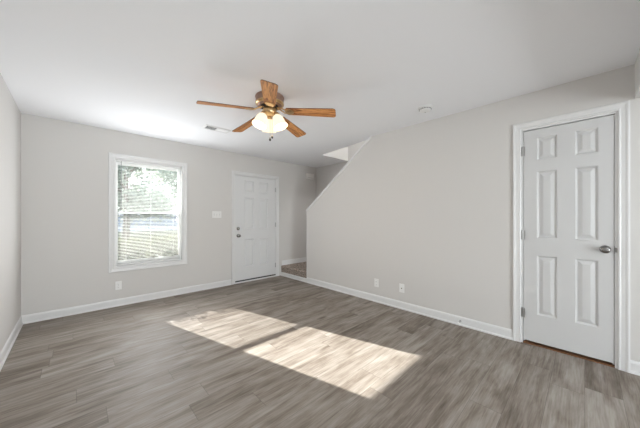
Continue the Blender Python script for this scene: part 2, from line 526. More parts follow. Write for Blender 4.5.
# white cap on the slope of the partition
ang = math.atan2(H - KZ, K0 - K1)
nrm = (math.sin(ang), math.cos(ang))
bm = bmesh.new()
c0, c1 = XR - 0.013, XR + PT + 0.013
th = 0.030
prism(bm, [(K0 + 0.004, KZ - 0.002), (K1 + 0.03, H - 0.02), (K1 + 0.03 + nrm[0] * th, H - 0.02 + nrm[1] * th), (K0 + 0.004 + nrm[0] * th, KZ + nrm[1] * th)], c0, c1)
tag(obj('trim_1', bm, M_TRIM, bevel=0.004), 'white sloping cap along the top of the stair wall', 'trim', kind='structure')
tag(boxes('lit_edge_strip', [(XR - 0.003, XR + PT + 0.003, K0 - 0.002, K0 + 0.010, 0.09, KZ + 0.012)], M_TRIM, bevel=0.003), 'white strip painting the lit edge at the end of the stair wall', 'trim', kind='structure')  # white strip paints the lit edge of an untrimmed wall end

# far wall of the stairwell, upper hall, header
tag(boxes('wall_stairwell', [(XS, XS + 0.15, -0.5, D, -0.05, 5.0)], M_WALL), 'shaded beige-grey wall on the far side of the stairwell', 'wall', kind='structure')
M_UP = paint('upper_hall_paint', (0.66, 0.65, 0.63), 0.7, 0.05)
bm = bmesh.new()
box(bm, 3.43, XS, YH + 0.002, YH + 0.12, H + 0.28, 5.0)       # above the header
box(bm, HOLE[1] - 0.12, HOLE[1], -0.4, YH, H + 0.28, 5.0)
box(bm, HOLE[1] - 0.12, XS, -0.52, -0.4, H + 0.28, 5.0)
tag(obj('wall_upper_hall', bm, M_UP), 'bright upper hall wall seen through the ceiling opening', 'wall', kind='structure')
tag(boxes('ceiling_upper_hall', [(HOLE[1] - 0.12, XS + 0.15, -0.52, YH + 0.12, 5.0, 5.1)], M_CEIL), 'white ceiling of the upper hall above the stairs', 'ceiling', kind='structure')
bm = bmesh.new()
box(bm, 3.43, XS, YH - 0.006, YH - 0.001, H + 0.0, H + 0.28)
tag(obj('trim_3', bm, M_UP), 'bright upright face of the ceiling opening', 'trim', kind='structure')

# dropped header between this room and the kitchen side
tag(boxes('wall_header', [(0.9, XR, -0.392, -0.272, 2.165, H + 0.01)], M_WALL), 'dropped header beside the closet door at the right edge', 'wall', kind='structure')

# wall behind the camera with an opening for the added glazed door
RX0, RX1, RZ = -0.35, 1.25, 2.08
cells = [(c[0], c[1], YB - 0.14, YB, c[2], c[3]) for c in wall_cells([XL - .15, RX0, RX1, XS], [-0.05, RZ, H + 0.1], [(RX0, RX1, -1, RZ)])]
tag(boxes('wall_rear', cells, M_WALL), 'beige-grey wall behind the camera around the added patio door', 'wall', kind='structure')
d3 = tag(empty('added_door_3', (0.45, YB, 0)), 'added glazed sliding patio door behind the camera, for fill light', 'door', kind='structure')  # unseen door, invented to bring fill light into the room
bm = bmesh.new()
for a, b_ in ((-0.8, 0.03), (-0.03, 0.8)):
    box(bm, a, a + 0.06, -0.1, -0.05, 0, 2.08); box(bm, b_ - 0.06, b_, -0.1, -0.05, 0, 2.08)
    box(bm, a + 0.06, b_ - 0.06, -0.1, -0.05, 0, 0.09); box(bm, a + 0.06, b_ - 0.06, -0.1, -0.05, 2.0, 2.08)
obj('door_frame', bm, M_VINYL, d3)
boxes('door_glass', [(-0.74, -0.03, -0.078, -0.074, 0.09, 2.0), (0.03, 0.74, -0.078, -0.074, 0.09, 2.0)], M_GLASS, d3)

# ------------------------------------------------------------------ baseboards
BP = [(0, 0), (0.020, 0), (0.020, 0.010), (0.016, 0.017), (0.011, 0.020), (0.011, 0.078), (0.008, 0.090), (0.003, 0.098), (0, 0.100)]


def base_run(name, a, b_, n, label, z=0.0, prof=BP, ins_a=0, ins_b=0):
    """baseboard from a to b on the wall; n = direction into the room; ins = mitre at the ends (-1, 0, 1)"""
    a, b_, n = Vector((*a, z)), Vector((*b_, z)), Vector((*n, 0))
    t_ = (b_ - a).normalized()
    bm = bmesh.new()
    r0 = [bm.verts.new(a + n * d + t_ * d * ins_a + Vector((0, 0, h))) for d, h in prof]
    r1 = [bm.verts.new(b_ + n * d - t_ * d * ins_b + Vector((0, 0, h))) for d, h in prof]
    k_ = len(prof)
    for k in range(k_):
        bm.faces.new((r0[k], r0[(k + 1) % k_], r1[(k + 1) % k_], r1[k]))
    bm.faces.new(r0); bm.faces.new(r1)
    return tag(obj(name, bm, M_TRIM), label, 'baseboard', kind='structure')


base_run('baseboard_back', (XL, D), (DU0 - 0.064, D), (0, -1), 'white baseboard under the window wall left of the front door', ins_a=1)
base_run('baseboard_left', (XL, YB), (XL, D), (1, 0), 'white baseboard along the left wall', ins_b=1)
base_run('baseboard_right_riser', (XR, K0), (XR, D), (-1, 0), 'low white trim strip below the carpeted landing', prof=[(0, 0), (0.020, 0), (0.020, 0.010), (0.011, 0.020), (0.011, 0.062), (0.006, 0.074), (0, 0.076)])
base_run('baseboard_right', (XR, CY1 + 0.064), (XR, K0), (-1, 0), 'white baseboard along the stair wall from closet door to landing')
base_run('baseboard_right_near', (XR, YB), (XR, CY0 - 0.064), (-1, 0), 'short white baseboard at the right edge past the closet door')
base_run('baseboard_stairwell_back', (XR + 0.02, D), (XS, D), (0, -1), 'white baseboard above the carpeted landing', z=0.212)
base_run('baseboard_stairwell_side', (XS, 3.7), (XS, D), (-1, 0), 'white baseboard on the far side of the landing', z=0.212)
base_run('baseboard_rear', (RX1, YB), (XR, YB), (0, 1), 'white baseboard beside the added patio door')

# ------------------------------------------------------------------ window_1
win = tag(empty('window_1', (0, 0, 0)), 'white double-hung window with hedge and trees outside', 'window', kind='structure')
I = Matrix.Identity(4)
mN = frame_from((0, D, 0), (1, 0, 0), (0, 0, 1), (0, -1, 0))      # wall_back: u = x, v = z, w toward the room
bm = bmesh.new()
casing(bm, WU0, WU1, WV0, WV1, CASE, mN, True)
obj('window_casing', bm, M_TRIM, win)
bm = bmesh.new()      # jamb liner
j = 0.012
box(bm, WU0, WU0 + j, D - 0.002, D + 0.10, WV0, WV1); box(bm, WU1 - j, WU1, D - 0.002, D + 0.10, WV0, WV1)
box(bm, WU0 + j, WU1 - j, D - 0.002, D + 0.10, WV0, WV0 + j); box(bm, WU0 + j, WU1 - j, D - 0.002, D + 0.10, WV1 - j, WV1)
obj('window_jamb', bm, M_TRIM, win)
ZM = 1.302


def sash(name, y0, y1, z0, z1, bot, top):
    a, b_ = WU0 + 0.02, WU1 - 0.02
    st = 0.026
    bm = bmesh.new()
    box(bm, a, a + st, y0, y1, z0, z1); box(bm, b_ - st, b_, y0, y1, z0, z1)
    box(bm, a + st, b_ - st, y0, y1, z0, z0 + bot); box(bm, a + st, b_ - st, y0, y1, z1 - top, z1)
    s_ = obj(name, bm, M_VINYL, win, bevel=0.003)
    ym = (y0 + y1) / 2
    boxes('pane', [(a + st, b_ - st, ym - 0.002, ym + 0.002, z0 + bot, z1 - top)], M_GLASS, s_)
    return s_


bm = bmesh.new()      # vinyl frame with tracks
fa, fb = WU0 + j, WU1 - j
box(bm, fa, fa + 0.012, D + 0.06, D + 0.135, WV0 + j, WV1 - j); box(bm, fb - 0.012, fb, D + 0.06, D + 0.135, WV0 + j, WV1 - j)
box(bm, fa + 0.012, fb - 0.012, D + 0.06, D + 0.135, WV0 + j, WV0 + j + 0.02); box(bm, fa + 0.012, fb - 0.012, D + 0.06, D + 0.135, WV1 - j - 0.02, WV1 - j)
obj('window_frame', bm, M_VINYL, win, bevel=0.002)
sl = sash('sash', D + 0.066, D + 0.092, WV0 + 0.034, ZM + 0.014, 0.045, 0.028)
su = sash('sash', D + 0.100, D + 0.126, ZM - 0.014, WV1 - 0.034, 0.028, 0.036)
M_SCREEN = bpy.data.materials.new('grey_insect_screen')
M_SCREEN.use_nodes = True
m = M_SCREEN
m.node_tree.nodes.clear()
o_ = N(m, 'ShaderNodeOutputMaterial'); tr = N(m, 'ShaderNodeBsdfTransparent'); dd = N(m, 'ShaderNodeBsdfDiffuse'); mq = N(m, 'ShaderNodeMixShader', i_Fac=0.17)
dd.inputs[0].default_value = (0.10, 0.10, 0.105, 1)
L(m, tr.outputs[0], mq.inputs[1]); L(m, dd.outputs[0], mq.inputs[2]); L(m, mq.outputs[0], o_.inputs[0])
scr = boxes('insect_screen', [(WU0 + 0.026, WU1 - 0.026, D + 0.1300, D + 0.1302, WV0 + 0.034, ZM)], M_SCREEN, win)
lk = bmesh.new()
box(lk, 0.79, 0.85, D + 0.050, D + 0.066, ZM - 0.004, ZM + 0.014); box(lk, 0.812, 0.84, D + 0.045, D + 0.052, ZM + 0.002, ZM + 0.008)
obj('sash_lock', lk, M_VINYL, sl, bevel=0.003)

w2_ = tag(empty('added_window_2', (XR, -2.3, 0)), 'added white side window behind the camera, for fill light', 'window', kind='structure')  # unseen window, added to throw light on the left wall
boxes('window_frame', [(0.04, 0.09, -0.70, -0.65, 0.98, 2.02), (0.04, 0.09, 0.65, 0.70, 0.98, 2.02), (0.04, 0.09, -0.65, 0.65, 0.98, 1.03), (0.04, 0.09, -0.65, 0.65, 1.97, 2.02), (0.04, 0.09, -0.02, 0.02, 1.03, 1.97)], M_VINYL, w2_)
boxes('pane', [(0.060, 0.064, -0.65, -0.02, 1.03, 1.97), (0.060, 0.064, 0.02, 0.65, 1.03, 1.97)], M_GLASS, w2_)

# ------------------------------------------------------------------ the blind inside the window
blind = tag(empty('window_blind', (0.8245, D + 0.028, 0)), 'white mini blind lowered with open slats inside the window', 'blind')
BW = 0.405
boxes('headrail', [(-BW, BW, -0.013, 0.013, WV1 - 0.034, WV1 - 0.0125)], M_VINYL, blind, bevel=0.002)
bm = bmesh.new()
ztop, zbot, pitch, tilt = WV1 - 0.048, WV0 + 0.040, 0.0212, R(17)
zz = ztop
while zz > zbot + 0.008:
    ring0, ring1 = [], []
    for k in range(5):
        s_ = (k / 4 - 0.5) * 0.024
        arc = 0.0008 * (1 - (2 * k / 4 - 1) ** 2)
        y_ = s_ * math.cos(tilt) - arc * math.sin(tilt)
        z_ = s_ * math.sin(tilt) + arc * math.cos(tilt)
        ring0.append(bm.verts.new((-BW + 0.003, y_, zz + z_))); ring1.append(bm.verts.new((BW - 0.003, y_, zz + z_)))
    for k in range(4):
        bm.faces.new((ring0[k], ring0[k + 1], ring1[k + 1], ring1[k]))
    zz -= pitch
sl_o = obj('slats', bm, M_SLAT, blind, smooth=True)
for x_ in (-0.30, 0.0, 0.30):
    bm = bmesh.new()
    for y_ in (-0.0135, 0.0135):
        tube(bm, [(x_, y_, ztop + 0.02), (x_, y_, zbot)], 0.0011, 6)
    obj('ladder_cord', bm, M_VINYL, blind)
boxes('bottom_rail', [(-BW + 0.003, BW - 0.003, -0.011, 0.011, WV0 + 0.022, WV0 + 0.040)], M_VINYL, blind, bevel=0.003)
bm = bmesh.new()
tube(bm, [(-0.355, -0.019, WV1 - 0.03), (-0.357, -0.021, 1.34)], 0.0035, 6)
obj('tilt_wand', bm, mat('clear_grey_wand', (0.25, 0.25, 0.26), 0.3), blind)

# ------------------------------------------------------------------ door_1: front door
d1 = tag(empty('door_1', (0, 0, 0)), 'white six-panel front door with nickel knob and deadbolt', 'door', kind='structure')
bm = bmesh.new()
NCASE = [(d_ * 0.8, h_) for d_, h_ in CASE]
casing(bm, DU0, DU1, 0, DV1, NCASE, mN, False)
obj('door_casing', bm, M_TRIM, d1)
bm = bmesh.new()
box(bm, DU0, DU0 + 0.016, D - 0.001, D + 0.14, 0, DV1); box(bm, DU1 - 0.016, DU1, D - 0.001, D + 0.14, 0, DV1); box(bm, DU0 + 0.016, DU1 - 0.016, D - 0.001, D + 0.14, DV1 - 0.016, DV1)
box(bm, DU0 + 0.016, DU0 + 0.028, D + 0.058, D + 0.14, 0, DV1); box(bm, DU1 - 0.028, DU1 - 0.016, D + 0.058, D + 0.14, 0, DV1); box(bm, DU0 + 0.028, DU1 - 0.028, D + 0.058, D + 0.14, DV1 - 0.028, DV1 - 0.016)
obj('door_jamb', bm, M_TRIM, d1)
boxes('threshold', [(DU0 + 0.0, DU1 - 0.0, D - 0.016, D + 0.13, 0.0, 0.022)], M_TRIM, d1, bevel=0.003)
boxes('sweep_dark_gap', [(DU0 + 0.019, DU1 - 0.019, D + 0.008, D + 0.05, 0.022, 0.046)], M_SWEEP_GAP, d1)  # black sweep strip also paints the dark gap under the slab
w1 = DU1 - DU0 - 0.038
sx0 = DU0 + 0.019
cols = [(round(2.335 - sx0, 4), round(2.548 - sx0, 4)), (round(2.655 - sx0, 4), round(2.868 - sx0, 4))]
rows = [(0.235, 0.775), (0.965, 1.575), (1.675, 1.90)]
panel_door('door_slab', w1, 1.984, 0.044, cols, rows, frame_from((sx0, D + 0.012, 0.046), (1, 0, 0), (0, 0, 1), (0, -1, 0)), M_ENTRY, d1)


def knob(name, mtx, m, parent):
    bm = bmesh.new()
    lathe(bm, [(0, 0), (0.033, 0), (0.033, 0.004), (0.029, 0.009), (0.014, 0.012), (0.012, 0.030), (0.018, 0.036), (0.027, 0.044), (0.029, 0.053), (0.026, 0.062), (0.016, 0.067), (0, 0.068)], 32, mtx)
    return obj(name, bm, m, parent, smooth=True)


knob('door_knob', frame_from((2.212, D + 0.012, 0.893), (1, 0, 0), (0, 0, 1), (0, -1, 0)), M_NICKEL, d1)
bm = bmesh.new()
mm = frame_from((2.212, D + 0.012, 1.028), (1, 0, 0), (0, 0, 1), (0, -1, 0))
lathe(bm, [(0, 0), (0.031, 0), (0.031, 0.008), (0.026, 0.014), (0.012, 0.015), (0.010, 0.018), (0, 0.018)], 28, mm)
db = obj('deadbolt', bm, M_NICKEL, d1, smooth=True)
boxes('thumb_turn', [(2.208, 2.216, D - 0.022, D - 0.004, 1.012, 1.044)], M_NICKEL, db, bevel=0.003)


def hinge(parent, mtx, h=0.09, m=M_STEEL):
    """knuckle at local origin; leaf on the jamb"""
    bm = bmesh.new()
    for k in range(5):
        z0 = -h / 2 + k * h / 5
        lathe(bm, [(0, z0 + 0.0006), (0.0065, z0 + 0.0006), (0.0065, z0 + h / 5 - 0.0006), (0, z0 + h / 5 - 0.0006)], 14, mtx)
    lathe(bm, [(0, h / 2), (0.005, h / 2), (0.004, h / 2 + 0.005), (0, h / 2 + 0.006)], 12, mtx)
    bmh = bmesh.new()
    o = obj('hinge', bm, m, parent, smooth=False)
    bmh.free()
    bm = bmesh.new()
    box(bm, -0.016, 0.016, 0.002, 0.0045, -h / 2, h / 2)
    bmesh.ops.transform(bm, matrix=mtx, verts=bm.verts)
    obj('hinge_leaf', bm, m, o)
    return o


for z_ in (0.235, 1.085, 1.815):
    hinge(d1, Matrix.Translation((DU1 - 0.018, D + 0.004, z_)))

# ------------------------------------------------------------------ door_2: closet door under the stairs
d2 = tag(empty('door_2', (0, 0, 0)), 'white six-panel closet door with nickel knob in the right wall', 'door', kind='structure')
# u runs toward -y (to the right in the photo), v up, w toward the room (-x)
mE = frame_from((XR, 0, 0), (0, -1, 0), (0, 0, 1), (-1, 0, 0))
bm = bmesh.new()
casing(bm, -CY1, -CY0, 0, CV1, CASE, mE, False)
obj('door_casing', bm, M_TRIM, d2)
bm = bmesh.new()
g = 0.014
box(bm, XR - 0.001, XR + PT, CY1 - g, CY1, 0, CV1); box(bm, XR - 0.001, XR + PT, CY0, CY0 + g, 0, CV1); box(bm, XR - 0.001, XR + PT, CY0 + g, CY1 - g, CV1 - g, CV1)
box(bm, XR + 0.045, XR + PT, CY1 - g - 0.010, CY1 - g, 0, CV1 - g); box(bm, XR + 0.045, XR + PT, CY0 + g, CY0 + g + 0.010, 0, CV1 - g); box(bm, XR + 0.045, XR + PT, CY0 + g + .010, CY1 - g - .010, CV1 - g - 0.010, CV1 - g)
obj('door_jamb', bm, M_TRIM, d2)
w2 = CY1 - CY0 - 2 * g - 0.005
hs = 2.040
y_l = CY1 - g - 0.003          # hinge edge of the slab
cols = [(round(y_l - 0.318, 4), round(y_l - 0.176, 4)), (round(y_l - 0.060, 4), round(y_l + 0.080, 4))]
zb = 0.034
rows = [(0.300 - zb, 0.868 - zb), (1.035 - zb, 1.672 - zb), (1.782 - zb, 1.995 - zb)]
panel_door('door_slab', w2, hs, 0.035, cols, rows, frame_from((XR + 0.006, y_l, zb), (0, -1, 0), (0, 0, 1), (-1, 0, 0)), M_DOOR, d2)
knob('door_knob', frame_from((XR + 0.006, -0.118, 0.965), (0, -1, 0), (0, 0, 1), (-1, 0, 0)), M_NICKEL, d2)
boxes('strike_plate', [(XR - 0.004, XR + 0.03, CY0 + g - 0.001, CY0 + g + 0.001, 0.935, 0.995), (XR - 0.005, XR - 0.001, CY0 + 0.003, CY0 + g, 0.945, 0.985)], M_NICKEL, d2)
for z_ in (0.30, 1.06, 1.88):
    hinge(d2, Matrix.Translation((XR - 0.003, CY1 - g - 0.001, z_)) @ Matrix.Rotation(R(90), 4, 'Z'), m=M_TRIM if False else M_STEEL)
boxes('threshold', [(XR + 0.004, XR + PT, CY0 + g, CY1 - g, 0.0, 0.010)], M_OAKSILL, d2)

# closet behind the door
tag(boxes('wall_closet', [(XR + PT, XS, 0.62, 0.70, 0, H), (XR + PT, XS, -0.50, -0.42, 0, H)], M_WALL), 'closet side walls behind the closet door', 'wall', kind='structure')

# ------------------------------------------------------------------ landing and stairs
st = tag(empty('staircase', (3.75, 4.0, 0)), 'carpeted stair landing behind the end of the right wall', 'staircase')
rise, run = 0.190, 0.263
zl = 0.212
bm = bmesh.new()
# landing with a rounded carpet nosing toward the room
x0 = XR + 0.004
poly = [(XS - 0.002, 0.0), (XS - 0.002, zl), (x0 + 0.03, zl), (x0 + 0.012, zl - 0.005), (x0, zl - 0.018), (x0 - 0.003, zl - 0.03), (x0, zl - 0.05), (x0 + 0.004, 0.06), (x0 + 0.004, 0.0)]
a = [bm.verts.new((x, K0 + 0.016, z)) for x, z in poly]
b_ = [bm.verts.new((x, D - 0.002, z)) for x, z in poly]
for k in range(len(poly)):
    bm.faces.new((a[k], a[(k + 1) % len(poly)], b_[(k + 1) % len(poly)], b_[k]))
bm.faces.new(a); bm.faces.new(b_)
bmesh.ops.translate(bm, verts=bm.verts, vec=(-3.75, -4.0, 0))
obj('landing', bm, M_CARPET, st)
for k in range(11):
    y1_ = K0 + 0.012 - k * run
    z1_ = zl + (k + 1) * rise
    bm = bmesh.new()
    prism(bm, [(y1_, max(z1_ - rise * 2.2, 0.0)), (y1_, z1_ - 0.03), (y1_ + 0.022, z1_ - 0.022), (y1_ + 0.022, z1_ - 0.006), (y1_ + 0.012, z1_), (y1_ - run, z1_), (y1_ - run, max(z1_ - rise * 2.2, 0.0))], XR + PT + 0.002, XS - 0.002)
    bmesh.ops.translate(bm, verts=bm.verts, vec=(-3.75, -4.0, 0))
    obj('step', bm, M_CARPET, st)

# ------------------------------------------------------------------ wall and ceiling fittings
def plate(name, loc, n, w_, h_, label, cat, toggles=0, slots=0, jack=False, group=None):
    """n: 'y' on the window wall, 'x' on the right wall. local: x across, y out of the wall, z up"""
    e = tag(empty(name, loc, 0 if n == 'y' else R(-90)), label, cat, group)
    # local +x = world right when seen from the room; local -y faces the room
    boxes('cover_plate', [(-w_ / 2, w_ / 2, -0.006, 0.0, -h_ / 2, h_ / 2)], M_PLATE, e, bevel=0.0035)
    for k in range(toggles):
        xx = (k - (toggles - 1) / 2) * 0.046
        boxes('toggle_slot', [(xx - 0.006, xx + 0.006, -0.0066, -0.0055, -0.013, 0.013)], M_GROOVE, e)
        bm = bmesh.new()
        box(bm, xx - 0.0045, xx + 0.0045, -0.017, -0.005, -0.002, 0.009)
        obj('toggle', bm, M_PLATE, e, bevel=0.0015)
    for k in range(slots):
        zz_ = (k - 0.5) * 0.039
        s_ = boxes('receptacle', [(-0.0165, 0.0165, -0.0085, -0.005, zz_ - 0.014, zz_ + 0.014)], M_PLATE, e, bevel=0.002)
        boxes('socket_slot', [(-0.0075, -0.0055, -0.0088, -0.008, zz_ - 0.003, zz_ + 0.006), (0.0055, 0.0075, -0.0088, -0.008, zz_ - 0.003, zz_ + 0.005), (-0.002, 0.002, -0.0088, -0.008, zz_ - 0.010, zz_ - 0.006)], M_SLOT, s_)
    if jack:
        bm = bmesh.new()
        lathe(bm, [(0, 0), (0.0075, 0), (0.0075, 0.003), (0.005, 0.004), (0.005, 0.011), (0, 0.011)], 14, frame_from((0, -0.006, 0), (1, 0, 0), (0, 0, 1), (0, -1, 0)))
        obj('coax_jack', bm, mat('jack_metal', (0.12, 0.11, 0.10), 0.4, 0.6), e)
    else:
        for zz_ in ((0,) if slots else (0.03, -0.03)):
            for k in range(max(toggles, 1)):
                xx = (k - (max(toggles, 1) - 1) / 2) * 0.046
                bm = bmesh.new()
                lathe(bm, [(0, 0), (0.003, 0), (0.0025, 0.001), (0, 0.0012)], 10, frame_from((xx, -0.006, zz_), (1, 0, 0), (0, 0, 1), (0, -1, 0)))
                obj('screw', bm, M_GROOVE, e)
    return e


plate('light_switch', (1.806, D, 1.287), 'y', 0.163, 0.117, 'white three-toggle light switch between window and front door', 'light switch', toggles=3)
plate('wall_outlet', (0.436, D, 0.285), 'y', 0.072, 0.117, 'white wall outlet below the window', 'outlet', slots=2)
plate('wall_outlet', (XR, 2.113, 0.277), 'x', 0.072, 0.117, 'white wall outlet on the right wall, farther from the closet door', 'outlet', slots=2)
plate('cable_jack_plate', (XR, 1.712, 0.279), 'x', 0.072, 0.117, 'white cover plate with one dark jack on the right wall', 'wall plate', jack=True)

# door chime high on the wall by the stairs
ch = tag(empty('door_chime', (3.99, D, 2.205)), 'small white chime box high on the wall right of the front door', 'door chime')
boxes('chime_cover', [(-0.105, 0.105, -0.050, -0.004, -0.062, 0.062)], mat('aged_white_plastic', (0.84, 0.82, 0.80), 0.45), ch, bevel=0.006)
boxes('chime_base', [(-0.098, 0.098, -0.006, 0.0, -0.056, 0.056)], M_PLATE, ch)
boxes('chime_grille', [(-0.085 + 0.012 * k, -0.080 + 0.012 * k, -0.0515, -0.049, -0.045, -0.030) for k in range(15)], M_GROOVE, ch)

# smoke detector
sd = tag(empty('smoke_detector', (2.775, 1.215, H)), 'round white smoke detector on the ceiling near the right wall', 'smoke detector')
bm = bmesh.new()
lathe(bm, [(0, 0), (0.072, 0), (0.072, -0.010), (0.066, -0.013), (0, -0.013)], 36)
obj('base_plate', bm, M_PLATE, sd, smooth=False)
bm = bmesh.new()
lathe(bm, [(0, -0.013), (0.060, -0.013), (0.062, -0.024), (0.056, -0.036), (0.040, -0.041), (0.020, -0.043), (0, -0.043)], 36)
obj('detector_cover', bm, M_PLATE, sd, smooth=True)
bm = bmesh.new()
for k in range(18):
    a_ = 2 * math.pi * k / 18
    m_ = Matrix.Rotation(a_, 4, 'Z')
    b2 = bmesh.new()
    box(b2, 0.0605, 0.0625, -0.006, 0.006, -0.029, -0.020)
    bmesh.ops.transform(b2, matrix=m_, verts=b2.verts)
    me_ = bpy.data.meshes.new('t'); b2.to_mesh(me_); b2.free(); bm.from_mesh(me_); bpy.data.meshes.remove(me_)
obj('smoke_slots', bm, M_SLOT, sd)
bm = bmesh.new()
lathe(bm, [(0, -0.0425), (0.008, -0.0425), (0.008, -0.0455), (0, -0.0455)], 16, Matrix.Translation((0.022, 0.01, 0)))
obj('test_button', bm, M_GROOVE, sd)

# ceiling register: two banks of louvres facing opposite ways
vt = tag(empty('ceiling_vent', (1.392, 3.475, H)), 'white two-way air register on the ceiling near the window wall', 'vent')
vw, vh = 0.175, 0.085
bm = bmesh.new()
casing(bm, -vw + 0.026, vw - 0.026, -vh + 0.026, vh - 0.026, [(0, 0), (0, 0.009), (0.004, 0.010), (0.022, 0.004), (0.026, 0.0)], frame_from((0, 0, 0), (1, 0, 0), (0, 1, 0), (0, 0, -1)), True)
obj('vent_frame', bm, M_VENT, vt)
boxes('duct_shade_sheet', [(-vw + 0.02, vw - 0.02, -vh + 0.02, vh - 0.02, -0.0015, 0.0)], M_DUCT, vt)  # flat dark sheet paints the shade behind the louvres
for bank, (a_, b_) in enumerate(((-vw + 0.028, -0.004), (0.004, vw - 0.028))):
    bm = bmesh.new()
    n_ = 9
    for k in range(n_):
        xx = a_ + (b_ - a_) * (k + 0.5) / n_
        s_ = 1 if bank else -1
        # thin slanted blades across the register
        v = [(xx - s_ * 0.006, -0.0018), (xx + s_ * 0.007, -0.009), (xx + s_ * 0.0078, -0.0084), (xx - s_ * 0.0052, -0.0012)]
        f0 = [bm.verts.new((x_, -vh + 0.026, z_)) for x_, z_ in v]
        f1 = [bm.verts.new((x_, vh - 0.026, z_)) for x_, z_ in v]
        for q in range(4):
            bm.faces.new((f0[q], f0[(q + 1) % 4], f1[(q + 1) % 4], f1[q]))
        bm.faces.new(f0); bm.faces.new(f1)
    obj('louvre_bank', bm, M_VENT, vt)
boxes('vent_divider', [(-0.004, 0.004, -vh + 0.026, vh - 0.026, -0.009, -0.001)], M_VENT, vt)

# spring door stop on the baseboard
ds = tag(empty('door_stop', (XR - 0.011, 0.985, 0.052)), 'small spring door stop on the right wall baseboard', 'door stop')
mS = frame_from((0, 0, 0), (0, 1, 0), (0, 0, 1), (-1, 0, 0))
bm = bmesh.new()
lathe(bm, [(0, 0), (0.012, 0), (0.011, 0.004), (0.006, 0.008), (0, 0.008)], 16, mS)
obj('stop_base', bm, M_STEEL, ds)
bm = bmesh.new()
tube(bm, [(-0.006 - 0.052 * k / 90, 0.0055 * math.cos(k * 0.9), 0.0055 * math.sin(k * 0.9) - 0.006 * (k / 90) ** 2) for k in range(91)], 0.0013, 5)
obj('spring', bm, M_STEEL, ds, smooth=True)
bm = bmesh.new()
lathe(bm, [(0, 0.056), (0.007, 0.056), (0.008, 0.060), (0.008, 0.068), (0.005, 0.072), (0, 0.072)], 16, mS @ Matrix.Translation((0, -0.006, 0)))
obj('rubber_tip', bm, M_PLATE, ds, smooth=True)

# ------------------------------------------------------------------ ceiling fan
FX, FY = 1.411, 2.195
fan = tag(empty('ceiling_fan', (FX, FY, H)), 'five-blade ceiling fan with oak blades and lit frosted glass shades', 'ceiling fan')
bm = bmesh.new()
lathe(bm, [(0, 0), (0.140, 0), (0.143, -0.008), (0.140, -0.016), (0.137, -0.019), (0.139, -0.022), (0.139, -0.062), (0.136, -0.070), (0.120, -0.085), (0.095, -0.096), (0, -0.096)], 48)
hs_ = obj('motor_housing', bm, M_COPPER, fan, smooth=True)
bm = bmesh.new()
lathe(bm, [(0.1400, -0.062), (0.1425, -0.066), (0.1405, -0.073), (0.124, -0.0875), (0.120, -0.0855)], 48, close=False)
obj('brass_band', bm, M_BRASS, hs_, smooth=True)
bm = bmesh.new()
for k in range(0):
    a_ = 2 * math.pi * k / 20
    b2 = bmesh.new()
    box(b2, 0.1375, 0.1398, -0.011, 0.011, -0.054, -0.034)
    bmesh.ops.transform(b2, matrix=Matrix.Rotation(a_, 4, 'Z'), verts=b2.verts)
    me_ = bpy.data.meshes.new('t'); b2.to_mesh(me_); b2.free(); bm.from_mesh(me_); bpy.data.meshes.remove(me_)
bm.free()
bm = bmesh.new()
lathe(bm, [(0, -0.094), (0.088, -0.096), (0.092, -0.104), (0.080, -0.112), (0, -0.113)], 40)
obj('flywheel', bm, M_BLACK, fan, smooth=True)
bm = bmesh.new()
lathe(bm, [(0, -0.112), (0.060, -0.113), (0.066, -0.120), (0.066, -0.160), (0.060, -0.172), (0.045, -0.180), (0, -0.184)], 40)
obj('switch_housing', bm, M_BRASS, fan, smooth=True)

